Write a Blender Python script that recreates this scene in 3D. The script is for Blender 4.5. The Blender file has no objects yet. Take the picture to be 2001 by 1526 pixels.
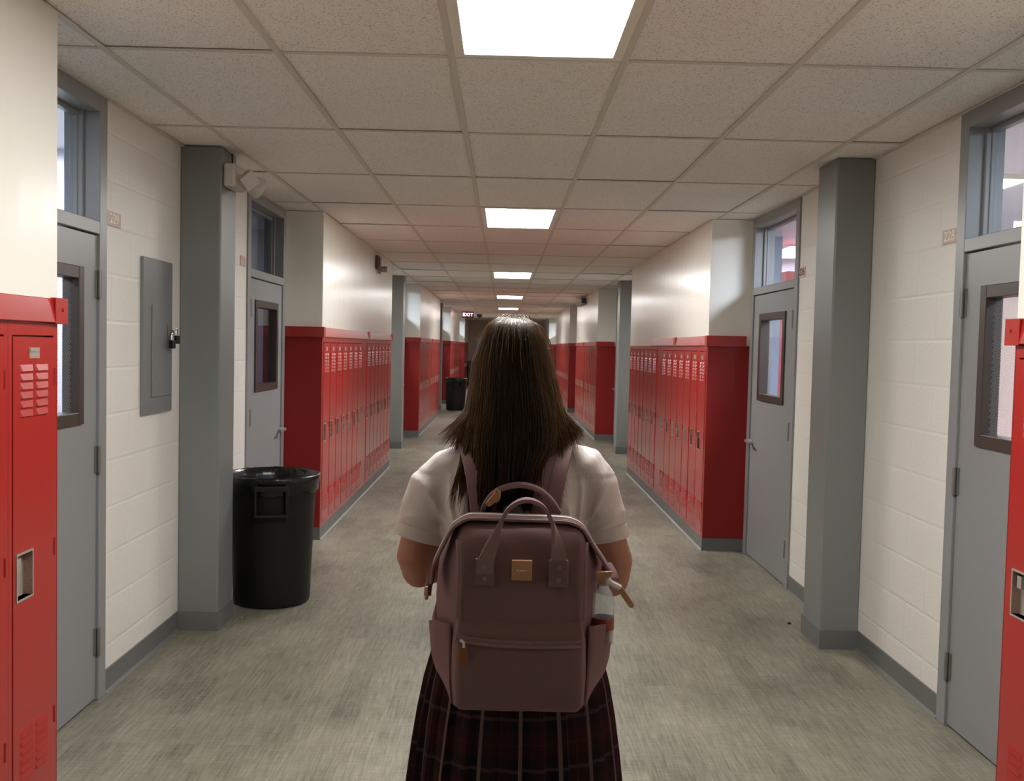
import bpy, bmesh, math, random
from math import sin, cos, pi, radians, sqrt
from mathutils import Vector, Matrix, noise
random.seed(7)
S = bpy.context.scene
COL = S.collection

# ------------------------------------------------------------------ camera
F_PX, PITCH, ROLL, YAW, CAM_Z = 1897.2, .045, -.0228, .0094, 1.554
fwd = Vector((sin(YAW)*cos(PITCH), cos(YAW)*cos(PITCH), -sin(PITCH)))
rgt = Vector((cos(YAW), -sin(YAW), 0)); dwn = fwd.cross(rgt)
r2 = rgt*cos(ROLL)+dwn*sin(ROLL); d2 = dwn*cos(ROLL)-rgt*sin(ROLL)
cam = bpy.data.objects.new('camera', bpy.data.cameras.new('camera')); COL.objects.link(cam)
cam.data.sensor_width = 36; cam.data.sensor_fit = 'HORIZONTAL'; cam.data.lens = F_PX/2001*36
cam.data.clip_start = .05; cam.data.clip_end = 200
m = Matrix.Identity(4)
for i in range(3):
    m[i][0] = r2[i]; m[i][1] = -d2[i]; m[i][2] = -fwd[i]
m[0][3] = 0; m[1][3] = 0; m[2][3] = CAM_Z
cam.matrix_world = m
S.camera = cam

# ------------------------------------------------------------------ world, exposure
w = bpy.data.worlds.new('world'); S.world = w; w.use_nodes = True
w.node_tree.nodes['Background'].inputs[0].default_value = (.75, .85, 1, 1)
w.node_tree.nodes['Background'].inputs[1].default_value = .02
S.view_settings.view_transform = 'Standard'; S.view_settings.look = 'None'
S.view_settings.gamma = 1; S.view_settings.use_curve_mapping = False
S.view_settings.exposure = 0.0
LAMP = 39.0            # corridor troffers
ROOM_LAMP = 50.0       # classroom troffers
S.cycles.max_bounces = 10; S.cycles.diffuse_bounces = 8; S.cycles.glossy_bounces = 4
S.cycles.transparent_max_bounces = 10; S.cycles.caustics_reflective = False; S.cycles.caustics_refractive = False
S.cycles.sample_clamp_indirect = 6

# ------------------------------------------------------------------ materials
def lin(c):
    c = c/255
    return c/12.92 if c <= .04045 else ((c+.055)/1.055)**2.4
def rgb(r, g, b): return (lin(r), lin(g), lin(b), 1)
class NT:
    def __init__(s, mat):
        s.m = mat; s.t = mat.node_tree; s.b = s.t.nodes['Principled BSDF']
    def n(s, typ, **kw):
        nd = s.t.nodes.new(typ)
        for k, v in kw.items():
            if k.startswith('i_'): nd.inputs[k[2:].replace('_', ' ')].default_value = v
            else: setattr(nd, k, v)
        return nd
    def l(s, a, b): s.t.links.new(a, b)
    def math(s, op, a, b=None, c=None):
        nd = s.t.nodes.new('ShaderNodeMath'); nd.operation = op
        for i, v in enumerate((a, b, c)):
            if v is None: continue
            if isinstance(v, (int, float)): nd.inputs[i].default_value = v
            else: s.l(v, nd.inputs[i])
        return nd.outputs[0]
    def mix(s, f, a, b):
        nd = s.t.nodes.new('ShaderNodeMix'); nd.data_type = 'RGBA'
        for sock, v in ((nd.inputs[0], f), (nd.inputs[6], a), (nd.inputs[7], b)):
            if isinstance(v, (int, float, tuple)): sock.default_value = v
            else: s.l(v, sock)
        return nd.outputs[2]
    def coord(s, scale=(1, 1, 1)):
        tc = s.n('ShaderNodeTexCoord'); mp = s.n('ShaderNodeMapping'); mp.inputs['Scale'].default_value = scale
        s.l(tc.outputs['Object'], mp.inputs[0]); return mp.outputs[0]
    def noise(s, vec, scale, detail=2, rough=.5):
        nd = s.n('ShaderNodeTexNoise'); nd.inputs['Scale'].default_value = scale
        nd.inputs['Detail'].default_value = detail; nd.inputs['Roughness'].default_value = rough
        s.l(vec, nd.inputs['Vector']); return nd.outputs['Fac']
    def bump(s, h, strength, dist=.01):
        nd = s.n('ShaderNodeBump'); nd.inputs['Strength'].default_value = strength; nd.inputs['Distance'].default_value = dist
        s.l(h, nd.inputs['Height']); s.l(nd.outputs[0], s.b.inputs['Normal']); return nd
    def ramp(s, f, p0, p1):
        nd = s.n('ShaderNodeMapRange'); nd.inputs[1].default_value = p0; nd.inputs[2].default_value = p1
        s.l(f, nd.inputs[0]); return nd.outputs[0]
def mat(name, col, rough=.5, metal=0, spec=.5, bump=None, vary=0, vscale=3):
    m = bpy.data.materials.new(name); m.use_nodes = True; t = NT(m)
    t.b.inputs['Base Color'].default_value = col; t.b.inputs['Roughness'].default_value = rough
    t.b.inputs['Metallic'].default_value = metal; t.b.inputs['Specular IOR Level'].default_value = spec
    if bump:
        scale, strength, stretch = bump
        t.bump(t.noise(t.coord(stretch), scale, 3), strength, .004)
    if vary:
        f = t.noise(t.coord(), vscale, 4, .6)
        hi = tuple(min(1, c*(1+vary)) for c in col[:3])+(1,); lo = tuple(c*(1-vary) for c in col[:3])+(1,)
        t.l(t.mix(t.ramp(f, .3, .7), lo, hi), t.b.inputs['Base Color'])
    return m
def emit(name, col, strength):
    m = bpy.data.materials.new(name); m.use_nodes = True; b = m.node_tree.nodes['Principled BSDF']
    b.inputs['Base Color'].default_value = (.8, .8, .8, 1); b.inputs['Emission Color'].default_value = col
    b.inputs['Emission Strength'].default_value = strength; return m
def glass(name, tint=(.92, .95, 1, 1), rough=.02, wire=False, haze=0):
    m = bpy.data.materials.new(name); m.use_nodes = True; t = NT(m); nt = m.node_tree
    tr = t.n('ShaderNodeBsdfTransparent'); tr.inputs[0].default_value = tint
    gl = t.n('ShaderNodeBsdfGlossy'); gl.inputs['Roughness'].default_value = rough
    lw = t.n('ShaderNodeLayerWeight'); lw.inputs[0].default_value = .5
    frs = t.math('ADD', t.math('MULTIPLY', t.math('POWER', lw.outputs['Facing'], 5), .9), .045)
    mx = t.n('ShaderNodeMixShader'); t.l(frs, mx.inputs[0]); t.l(tr.outputs[0], mx.inputs[1]); t.l(gl.outputs[0], mx.inputs[2])
    out = mx.outputs[0]
    if haze:
        df = t.n('ShaderNodeBsdfTranslucent'); df.inputs[0].default_value = (.85, .87, .9, 1)
        m2 = t.n('ShaderNodeMixShader'); m2.inputs[0].default_value = haze
        t.l(out, m2.inputs[1]); t.l(df.outputs[0], m2.inputs[2]); out = m2.outputs[0]
    if wire:
        sp = t.n('ShaderNodeSeparateXYZ'); t.l(t.coord(), sp.inputs[0])
        a = t.math('ADD', sp.outputs[1], sp.outputs[2]); b = t.math('SUBTRACT', sp.outputs[1], sp.outputs[2])
        fa = t.math('ABSOLUTE', t.math('SUBTRACT', t.math('FRACT', t.math('MULTIPLY', a, 42)), .5))
        fb = t.math('ABSOLUTE', t.math('SUBTRACT', t.math('FRACT', t.math('MULTIPLY', b, 42)), .5))
        k = t.math('GREATER_THAN', t.math('MAXIMUM', fa, fb), .465)
        wb = t.n('ShaderNodeBsdfDiffuse'); wb.inputs[0].default_value = (.3, .29, .28, 1)
        m3 = t.n('ShaderNodeMixShader'); t.l(k, m3.inputs[0]); t.l(out, m3.inputs[1]); t.l(wb.outputs[0], m3.inputs[2]); out = m3.outputs[0]
    nt.links.new(out, nt.nodes['Material Output'].inputs[0]); return m

WALLC = rgb(238, 234, 224)
# glossy painted upper walls, rolled on in vertical strokes
m_gloss = mat('glossy_cream_paint', WALLC, .25, spec=.6)
t = NT(m_gloss); t.bump(t.noise(t.coord((5.5, 5.5, 1.1)), 1.5, 2, .4), .3, .011)
# painted concrete block
m_block = mat('painted_block', rgb(236, 232, 225), .42)
t = NT(m_block); sp = t.n('ShaderNodeSeparateXYZ'); t.l(t.coord(), sp.inputs[0])
cb = t.n('ShaderNodeCombineXYZ'); t.l(sp.outputs[1], cb.inputs[0]); t.l(sp.outputs[2], cb.inputs[1])
bk = t.n('ShaderNodeTexBrick'); t.l(cb.outputs[0], bk.inputs['Vector'])
for k, v in (('Scale', 1), ('Mortar Size', .012), ('Mortar Smooth', 1.0), ('Brick Width', .406), ('Row Height', .203)): bk.inputs[k].default_value = v
inv = t.math('SUBTRACT', 1, bk.outputs['Fac'])
h = t.math('ADD', t.math('MULTIPLY', inv, .42), t.math('ADD', t.math('MULTIPLY', t.noise(t.coord(), 95, 3, .6), .55), t.math('MULTIPLY', t.noise(t.coord(), 4, 3, .5), .8)))
t.bump(h, .55, .007)
m_grey = mat('grey_semigloss_paint', rgb(124, 127, 126), .36, bump=(9, .12, (1, 1, .5)))
m_door = mat('grey_door_paint', rgb(140, 142, 142), .36, bump=(40, .06, (1, 1, 1)))
m_base = mat('grey_vinyl_base', rgb(106, 108, 106), .42)
m_red = mat('red_enamel', rgb(163, 38, 32), .27, spec=.62, bump=(6, .05, (1, 1, .6)))
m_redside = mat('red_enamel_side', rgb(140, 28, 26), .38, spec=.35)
m_dark = mat('shadowed_slot', rgb(30, 12, 10), .7)
m_metal = mat('brushed_metal', rgb(176, 166, 154), .36, metal=.35)
m_chrome = mat('chrome', rgb(215, 213, 210), .28, metal=.8)
m_steel = mat('dull_steel', rgb(140, 138, 134), .45, metal=.6)
m_brown = mat('dark_bronze_frame', rgb(66, 56, 50), .4)
m_black = mat('black_plastic', rgb(20, 20, 18), .5, spec=.32, bump=(60, .1, (1, 1, 1)))
m_bag = mat('black_liner_film', rgb(16, 16, 16), .24, spec=.5, bump=(28, .6, (1, 1, .4)))
m_white = mat('white_plastic', rgb(205, 200, 190), .4)
m_frame = mat('light_frame_paint', rgb(235, 230, 215), .4)
m_lamp = emit('diffuser_glow', (1, .99, .965, 1), LAMP)
m_roomlamp = emit('classroom_diffuser_glow', (.88, .94, 1, 1), ROOM_LAMP)
m_dimlamp = emit('classroom_diffuser_dim', (.80, .86, 1, 1), 5)
m_glass = glass('clear_glass')
m_wire = glass('wired_glass', wire=True)
m_roomwall = mat('classroom_paint', rgb(214, 214, 222), .5)
m_peach = mat('classroom_peach_paint', rgb(246, 222, 210), .5)
m_redfab = mat('red_laminate', rgb(200, 30, 40), .4)
m_blue = mat('blue_grey_paint', rgb(150, 168, 190), .5)
m_plate = mat('sign_plate', rgb(196, 172, 158), .45)
m_digit = mat('sign_digits', rgb(246, 236, 222), .45)
m_digit2 = mat('sign_digits_brown', rgb(120, 62, 50), .45)
m_plate2 = mat('sign_plate_pale', rgb(222, 204, 192), .45)
# ceiling tile and tee
m_tile = mat('mineral_tile', rgb(205, 193, 178), .85, spec=.2)
t = NT(m_tile); c = t.coord()
pin = t.ramp(t.noise(c, 150, 2, .6), .34, .42)
blot = t.ramp(t.noise(c, 2.2, 3, .5), .3, .75)
base = t.mix(blot, rgb(242, 237, 231), rgb(245, 241, 235))
t.l(t.mix(pin, rgb(184, 174, 160), base), t.b.inputs['Base Color'])
t.bump(pin, .3, .002)
m_tee = mat('ceiling_tee', rgb(212, 204, 193), .5)
# floor: woven looking planks
m_floor = mat('vinyl_floor', rgb(140, 133, 117), .42, spec=.4)
t = NT(m_floor); c = t.coord(); sp = t.n('ShaderNodeSeparateXYZ'); t.l(c, sp.inputs[0])
cb = t.n('ShaderNodeCombineXYZ'); t.l(sp.outputs[1], cb.inputs[0]); t.l(sp.outputs[0], cb.inputs[1])
bk = t.n('ShaderNodeTexBrick'); t.l(cb.outputs[0], bk.inputs['Vector'])
for k, v in (('Scale', 1), ('Mortar Size', .0), ('Brick Width', .46), ('Row Height', .115), ('Bias', 0)): bk.inputs[k].default_value = v
bk.inputs['Color1'].default_value = (.38, .38, .38, 1); bk.inputs['Color2'].default_value = (.62, .62, .62, 1); bk.offset = .37
streak = t.noise(t.coord((60, 3.2, 1)), 1.6, 4, .7)
cross = t.noise(t.coord((7, 70, 1)), 1.5, 3, .6)
big = t.noise(c, 1.1, 4, .6)
v = t.math('ADD', t.math('MULTIPLY', streak, .5), t.math('ADD', t.math('MULTIPLY', cross, .22), t.math('ADD', t.math('MULTIPLY', bk.outputs['Color'], .32), t.math('MULTIPLY', big, .38))))
t.l(t.mix(t.ramp(v, .55, .86), rgb(86, 83, 71), rgb(160, 155, 138)), t.b.inputs['Base Color'])
t.bump(streak, .12, .002)

# ------------------------------------------------------------------ mesh helpers
class MB:
    def __init__(s): s.v = []; s.f = []; s.mi = []; s.uv = None
    def box(s, x0, x1, y0, y1, z0, z1, mi=0):
        b = len(s.v)
        s.v += [(x, y, z) for z in (z0, z1) for y in (y0, y1) for x in (x0, x1)]
        for q in ((0, 2, 3, 1), (4, 5, 7, 6), (0, 1, 5, 4), (2, 6, 7, 3), (0, 4, 6, 2), (1, 3, 7, 5)):
            s.f.append(tuple(b+i for i in q)); s.mi.append(mi)
        return s
    def poly(s, pts, mi=0):
        b = len(s.v); s.v += [tuple(p) for p in pts]; s.f.append(tuple(range(b, b+len(pts)))); s.mi.append(mi); return s
    def loft(s, rings, mi=0, closed=True, cap0=True, cap1=True):
        b = len(s.v); n = len(rings[0])
        for r in rings: s.v += [tuple(p) for p in r]
        for i in range(len(rings)-1):
            for j in range(n if closed else n-1):
                k = (j+1) % n
                s.f.append((b+i*n+j, b+i*n+k, b+(i+1)*n+k, b+(i+1)*n+j)); s.mi.append(mi)
        if cap0: s.f.append(tuple(b+j for j in reversed(range(n)))); s.mi.append(mi)
        if cap1: s.f.append(tuple(b+(len(rings)-1)*n+j for j in range(n))); s.mi.append(mi)
        return s
    def tube(s, pts, rad, n=8, mi=0, caps=True):
        pts = [Vector(p) for p in pts]; rings = []; up = None
        for i, p in enumerate(pts):
            d = (pts[min(i+1, len(pts)-1)]-pts[max(i-1, 0)]).normalized()
            if up is None:
                a = Vector((0, 0, 1)) if abs(d.z) < .9 else Vector((1, 0, 0)); up = (a-d*a.dot(d)).normalized()
            else: up = (up-d*up.dot(d)).normalized()
            side = d.cross(up); r = rad[i] if isinstance(rad, (list, tuple)) else rad
            rings.append([p+(up*cos(2*pi*j/n)+side*sin(2*pi*j/n))*r for j in range(n)])
        return s.loft(rings, mi, True, caps, caps)
    def lathe(s, prof, cx=0, cy=0, n=32, mi=0, caps=True, fn=None):
        rings = []
        for r, z in prof:
            ring = []
            for j in range(n):
                a = 2*pi*j/n; rr, zz = (r, z) if fn is None else fn(r, z, a)
                ring.append((cx+rr*cos(a), cy+rr*sin(a), zz))
            rings.append(ring)
        return s.loft(rings, mi, True, caps, caps)
    def prism(s, poly, ax, a0, a1, mi=0):
        def P(u, v, a): return {'x': (a, u, v), 'y': (u, a, v), 'z': (u, v, a)}[ax]
        return s.loft([[P(u, v, a0) for u, v in poly], [P(u, v, a1) for u, v in poly]], mi)
    def strap(s, pts, wdir, wid, th, mi=0):
        pts = [Vector(p) for p in pts]; rings = []
        for i, p in enumerate(pts):
            d = (pts[min(i+1, len(pts)-1)]-pts[max(i-1, 0)]).normalized()
            w = Vector(wdir[i] if isinstance(wdir, list) else wdir); w = (w-d*w.dot(d)).normalized(); nn = d.cross(w)
            W = wid[i] if isinstance(wid, (list, tuple)) else wid
            e = th*.45
            rings.append([p+w*(a*W/2)+nn*(b*th/2) for a, b in ((-1, -.3), (-.94, -1), (.94, -1), (1, -.3), (1, .3), (.94, 1), (-.94, 1), (-1, .3))])
        return s.loft(rings, mi)
    def build(s, name, mats, parent=None, smooth=False, bevel=0, angle=40):
        me = bpy.data.meshes.new(name); me.from_pydata(s.v, [], s.f)
        mats = mats if isinstance(mats, (list, tuple)) else [mats]
        for mm in mats: me.materials.append(mm)
        me.polygons.foreach_set('material_index', s.mi)
        bm = bmesh.new(); bm.from_mesh(me); bmesh.ops.recalc_face_normals(bm, faces=bm.faces); bm.to_mesh(me); bm.free()
        if smooth:
            me.polygons.foreach_set('use_smooth', [True]*len(me.polygons))
            if angle < 180: me.set_sharp_from_angle(angle=radians(angle))
        o = bpy.data.objects.new(name, me); COL.objects.link(o)
        if parent: o.parent = parent
        if bevel:
            bv = o.modifiers.new('bevel', 'BEVEL'); bv.width = bevel; bv.segments = 2; bv.limit_method = 'ANGLE'; bv.harden_normals = False
        return o
def bake(o):
    dg = bpy.context.evaluated_depsgraph_get(); dg.update()
    me = bpy.data.meshes.new_from_object(o.evaluated_get(dg)); o.modifiers.clear(); o.data = me
    me.polygons.foreach_set('use_smooth', [True]*len(me.polygons)); return o
def remesh(o, vox, smooth=6, fac=.5):
    r = o.modifiers.new('r', 'REMESH'); r.mode = 'VOXEL'; r.voxel_size = vox
    sm = o.modifiers.new('s', 'SMOOTH'); sm.iterations = smooth; sm.factor = fac
    return bake(o)
def tag(o, label, cat, group=None, kind=None):
    o['label'] = label; o['category'] = cat
    if group: o['group'] = group
    if kind: o['kind'] = kind
    return o
def struct(o): o['kind'] = 'structure'; return o
def empty(name, loc=(0, 0, 0), rz=0):
    o = bpy.data.objects.new(name, None); COL.objects.link(o); o.location = loc; o.rotation_euler = (0, 0, rz); o.empty_display_size = .1; return o
def clone(o, parent=None):
    c = o.copy(); COL.objects.link(c)
    if parent: c.parent = parent
    for ch in list(o.children): clone(ch, c)
    return c
def text_mesh(body, size, depth, m, name, parent, M4):
    cu = bpy.data.curves.new(name, 'FONT'); cu.body = body; cu.size = size; cu.extrude = depth; cu.align_x = 'CENTER'; cu.align_y = 'CENTER'; cu.offset = size*.010; cu.space_character = 1.12; cu.resolution_u = 6
    tmp = bpy.data.objects.new('tmp', cu); COL.objects.link(tmp)
    dg = bpy.context.evaluated_depsgraph_get(); dg.update(); me = bpy.data.meshes.new_from_object(tmp.evaluated_get(dg))
    bpy.data.objects.remove(tmp); me.transform(M4); me.materials.clear(); me.materials.append(m)
    o = bpy.data.objects.new(name, me); COL.objects.link(o)
    if parent: o.parent = parent
    return o
ORD = ['first', 'second', 'third', 'fourth', 'fifth', 'sixth', 'seventh', 'eighth', 'ninth', 'tenth', 'eleventh', 'twelfth', 'thirteenth', 'fourteenth', 'fifteenth', 'sixteenth', 'seventeenth', 'eighteenth']

# ------------------------------------------------------------------ layout (metres; camera at x=0,y=0)
XL, XR = -1.418, 1.578           # locker fronts
WL, WR = -1.715, 1.90            # recessed walls
CEIL, YB, YE = 2.564, -4.0, 38.6
CAPZ0, CAPZ1 = 1.597, 1.672
REC_L = [(3.10, 7.60), (12.25, 16.40), (21.50, 25.80), (30.90, 35.0)]
REC_R = [(2.985, 7.50), (12.13, 16.45), (21.20, 23.50), (29.2, 34.3)]
# door openings (outer frame y0,y1)
DOOR_L = [(3.08, 4.185), (6.474, 7.575), (12.3, 13.4), (15.25, 16.38), (21.6, 22.7), (24.65, 25.78), (33.85, 34.98)]
DOOR_R = [(2.97, 4.085), (6.285, 7.465), (12.2, 13.3), (15.3, 16.43), (22.35, 23.48), (33.15, 34.28)]
PIL_L = [(5.15, 5.43), (14.42, 14.72), (23.5, 23.8)]
PIL_R = [(5.04, 5.34), (14.38, 14.68)]
T0, TW, R0, RW = -.2067, .61, 3.4608, 1.22     # ceiling grid
LIGHT_ROWS = [-1, 3, 8, 13, 18, 23]

# floor
struct(MB().box(-7.5, 7.5, YB-.2, YE+.2, -.1, 0).build('floor', m_floor))
# ceiling : tiles sit in a tee grid
c = MB()
cols = [T0+TW*k for k in range(-3, 5)]
cols = [max(WL, min(WR, x)) for x in cols]
rows = [R0+RW*j for j in range(-7, 30)]
rows = [max(YB, min(YE, y)) for y in rows]
for i in range(len(cols)-1):
    for j in range(len(rows)-1):
        if cols[i+1]-cols[i] < .02 or rows[j+1]-rows[j] < .02: continue
        if i == 3 and (j-7) in LIGHT_ROWS: continue
        dz = random.choice((0, 0, 0, .0015, .003))
        c.box(cols[i]+.006, cols[i+1]-.006, rows[j]+.006, rows[j+1]-.006, CEIL+.005+dz, CEIL+.03, 0)
for x in sorted(set(cols)):
    if WL < x < WR: c.box(x-.0125, x+.0125, YB, YE, CEIL, CEIL+.004, 1)
for y in sorted(set(rows)):
    for a, b in zip(cols[:-1], cols[1:]):
        if b-a > .03: c.box(a+.0125, b-.0125, y-.0125, y+.0125, CEIL+.0005, CEIL+.004, 1)
c.box(WL-.3, WR+.3, YB-.2, YE+.2, CEIL+.14, CEIL+.2, 0)
c.box(WL, WL+.02, YB, YE, CEIL-.002, CEIL+.003, 1); c.box(WR-.02, WR, YB, YE, CEIL-.002, CEIL+.003, 1)
struct(c.build('ceiling', [m_tile, m_tee]))

# walls with door openings
def wall_runs(doors, lo, hi):
    runs = []; y = lo
    for a, b in doors: runs.append((y, a)); y = b
    runs.append((y, hi)); return runs
for nm, X, sgn, doors in (('wall_left', WL, -1, DOOR_L), ('wall_right', WR, 1, DOOR_R)):
    b = MB()
    for y0, y1 in wall_runs(doors, YB, YE): b.box(min(X, X+sgn*.14), max(X, X+sgn*.14), y0, y1, 0, CEIL+.2)
    struct(b.build(nm, m_block))
struct(MB().box(-2, 2.2, YE, YE+.15, 0, CEIL+.2).build('wall_far', mat('far_wall_paint', rgb(186, 176, 160), .6)))
struct(MB().box(-2, 2.2, YB-.15, YB, 0, CEIL+.2).build('wall_back', m_block))
# furred-out upper walls over the lockers
def banks(rec, near):
    out = [(near, rec[0][0])]
    for i in range(len(rec)): out.append((rec[i][1], rec[i+1][0] if i+1 < len(rec) else YE))
    return out
BANK_L = banks(REC_L, YB); BANK_R = banks(REC_R, YB)
for nm, X, Wx, bk_ in (('wall_left_upper', XL, WL, BANK_L), ('wall_right_upper', XR, WR, BANK_R)):
    for i, (y0, y1) in enumerate(bk_):
        struct(MB().box(min(X, Wx), max(X, Wx), y0, y1, CAPZ0, CEIL+.004).build(nm, m_gloss, bevel=.004))
        if i == 0: struct(MB().box(min(X, Wx), max(X, Wx), y0, y1-.93, 0, CAPZ0).build(nm.replace('upper', 'lower'), m_gloss))

# pillars
for nm, Wx, X, ps in (('pillar_left', WL, -1.50, PIL_L), ('pillar_right', WR, 1.70, PIL_R)):
    for y0, y1 in ps:
        b = MB().box(min(X, Wx), max(X, Wx), y0, y1, 0, CEIL+.004)
        struct(b.build(nm, m_grey, bevel=.008))
# baseboards of the recesses
def base_run(nm, Wx, X, sgn, doors, pil, rec):
    for (a, b_) in rec:
        m_ = MB(); cuts = sorted([d for d in doors if d[0] > a-.1 and d[1] < b_+.1])
        y = a; segs = []
        for d0, d1 in cuts:
            if d0-y > .02: segs.append((y, d0))
            y = d1
        if b_-y > .02: segs.append((y, b_))
        th = .006
        for s0, s1 in segs:
            prof = [(0, 0), (.016, 0), (th, .012), (th, .10), (0, .102)]
            m_.prism([(Wx-sgn*u, v) for u, v in prof], 'y', s0, s1)
        for p0, p1 in pil:
            if a < p0 < b_:
                m_.box(min(X-sgn*th, Wx), max(X-sgn*th, Wx), p0-th, p1+th, 0, .10)
        struct(m_.build(nm, m_base))
base_run('baseboard_left', WL, -1.50, -1, DOOR_L, PIL_L, REC_L)
base_run('baseboard_right', WR, 1.70, 1, DOOR_R, PIL_R, REC_R)

# ------------------------------------------------------------------ ceiling lights
def make_light():
    root = empty('ceiling_light')
    b = MB(); w_, l_ = TW/2-.013, RW/2-.013; i_w, i_l = w_-.036, l_-.036
    for x0, x1, y0, y1 in ((-w_, -i_w, -l_, l_), (i_w, w_, -l_, l_), (-i_w, i_w, -l_, -i_l), (-i_w, i_w, i_l, l_)):
        b.box(x0, x1, y0, y1, -.003, .02)
    b.box(-w_, w_, -l_, l_, .02, .075)
    b.build('frame', m_frame, root, bevel=.002)
    MB().box(-i_w, i_w, -i_l, i_l, .002, .006).build('diffuser', m_lamp, root)
    return root
LIGHT_LABEL = {-1: 'largest ceiling light panel, cut by the top edge above the student',
 3: 'ceiling light panel second from the near end of the row', 8: 'ceiling light panel third from the near end of the row',
 13: 'ceiling light panel fourth from the near end of the row', 18: 'ceiling light panel fifth from the near end of the row',
 23: 'ceiling light panel sixth from the near end, just over the hair', 28: 'farthest ceiling light panel, by the end wall'}
proto = make_light()
for i, j in enumerate(LIGHT_ROWS):
    o = proto if i == 0 else clone(proto)
    o.location = (T0+TW/2, R0+RW*(j+.5), CEIL)
    tag(o, LIGHT_LABEL[j], 'ceiling light', 'ceiling light panels along the corridor')

# ------------------------------------------------------------------ doors
DN = [0]
def make_door(side, y0, y1, hinge_far, wired, lever, detail=True):
    """grey steel door with transom; hinge_far: hinges on the far jamb"""
    DN[0] += 1
    sg = -1 if side == 'L' else 1          # outward (into classroom) x direction
    Wx = WL if side == 'L' else WR
    root = struct(empty('door_%d' % DN[0], (Wx, (y0+y1)/2, 0)))
    h = (y1-y0)/2
    def X(d): return sg*d                  # d>0 into the classroom, d<0 proud of wall
    def bx(b, d0, d1, a, c_, z0, z1, mi=0): b.box(min(X(d0), X(d1)), max(X(d0), X(d1)), a, c_, z0, z1, mi)
    fr = MB(); fw = .075
    for a, c_ in ((-h, -h+fw), (h-fw, h)):
        bx(fr, -.012, .14, a, c_, 0, CEIL+.003)
        e = (c_-.0, c_+.015) if a < 0 else (a-.015, a)
        bx(fr, .055, .10, e[0], e[1], 0, CEIL)
    bx(fr, -.012, .14, -h+fw, h-fw, 2.495, CEIL+.003)
    bx(fr, -.012, .14, -h+fw, h-fw, 1.985, 2.04)
    g = .02
    for a, c_, z0, z1 in ((-h+fw, -h+fw+g, 2.04, 2.495), (h-fw-g, h-fw, 2.04, 2.495), (-h+fw+g, h-fw-g, 2.475, 2.495), (-h+fw+g, h-fw-g, 2.04, 2.06)):
        bx(fr, .075, .11, a, c_, z0, z1)
    fr.build('door_frame', m_door, root, bevel=.003)
    tg = MB(); bx(tg, .089, .094, -h+fw+g, h-fw-g, 2.06, 2.475); tg.build('transom_glass', m_glass, root)
    # leaf with window hole
    la, lb = -h+fw+.004, h-fw-.004; lz0, lz1 = .012, 1.978
    wc = (la+lb)/2; ww = min(.66, lb-la-.27)/2; wz0, wz1 = 1.20, 1.838
    lf = MB()
    for a, c_, z0, z1 in ((la, wc-ww, lz0, lz1), (wc+ww, lb, lz0, lz1), (wc-ww, wc+ww, lz0, wz0), (wc-ww, wc+ww, wz1, lz1)):
        bx(lf, 0, .045, a, c_, z0, z1)
    leaf = lf.build('door_leaf', m_door, root)
    wf = MB(); k = .05
    for a, c_, z0, z1 in ((wc-ww, wc-ww+k, wz0, wz1), (wc+ww-k, wc+ww, wz0, wz1), (wc-ww+k, wc+ww-k, wz0, wz0+k), (wc-ww+k, wc+ww-k, wz1-k, wz1)):
        bx(wf, -.012, .057, a, c_, z0, z1)
    wf.build('window_frame', m_brown, leaf, bevel=.003)
    gl = MB(); bx(gl, .02, .026, wc-ww+k, wc+ww-k, wz0+k, wz1-k); gl.build('window_glass', m_wire if wired else m_glass, leaf)
    if not detail: return root
    hy = lb+.004 if hinge_far else la-.004
    for z in (.20, .98, 1.72):
        hg = MB(); hg.tube([(X(-.012), hy, z), (X(-.012), hy, z+.115)], .0085, 10)
        for q in (.04, .076): hg.tube([(X(-.012), hy, z+q-.001), (X(-.012), hy, z+q+.001)], .0095, 10)
        hg.tube([(X(-.012), hy, z-.006), (X(-.012), hy, z)], .006, 8)
        bx(hg, -.004, .002, hy-.024, hy+.024, z, z+.115)
        hg.build('hinge', m_steel, leaf, smooth=True)
    if lever:
        ly = la+.065 if hinge_far else lb-.065
        lv = MB(); z = .885
        lv.tube([(X(.0), ly, z), (X(-.012), ly, z)], .032, 20); lv.tube([(X(-.012), ly, z), (X(-.05), ly, z)], .012, 12)
        sgn = 1 if hinge_far else -1
        lv.tube([(X(-.05), ly, z), (X(-.058), ly+sgn*.02, z), (X(-.056), ly+sgn*.06, z-.002), (X(-.052), ly+sgn*.11, z-.006)], [.012, .011, .009, .008], 10)
        lv.build('door_handle', m_chrome, leaf, smooth=True)
    return root
for i, (a, b_) in enumerate(DOOR_L):
    make_door('L', a, b_, hinge_far=(i % 2 == 0), wired=(i == 0), lever=(i % 2 == 1 or i > 2), detail=i < 4)
for i, (a, b_) in enumerate(DOOR_R):
    make_door('R', a, b_, hinge_far=(i % 2 == 0), wired=(i == 0), lever=(i % 2 == 1), detail=i < 4)

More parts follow.
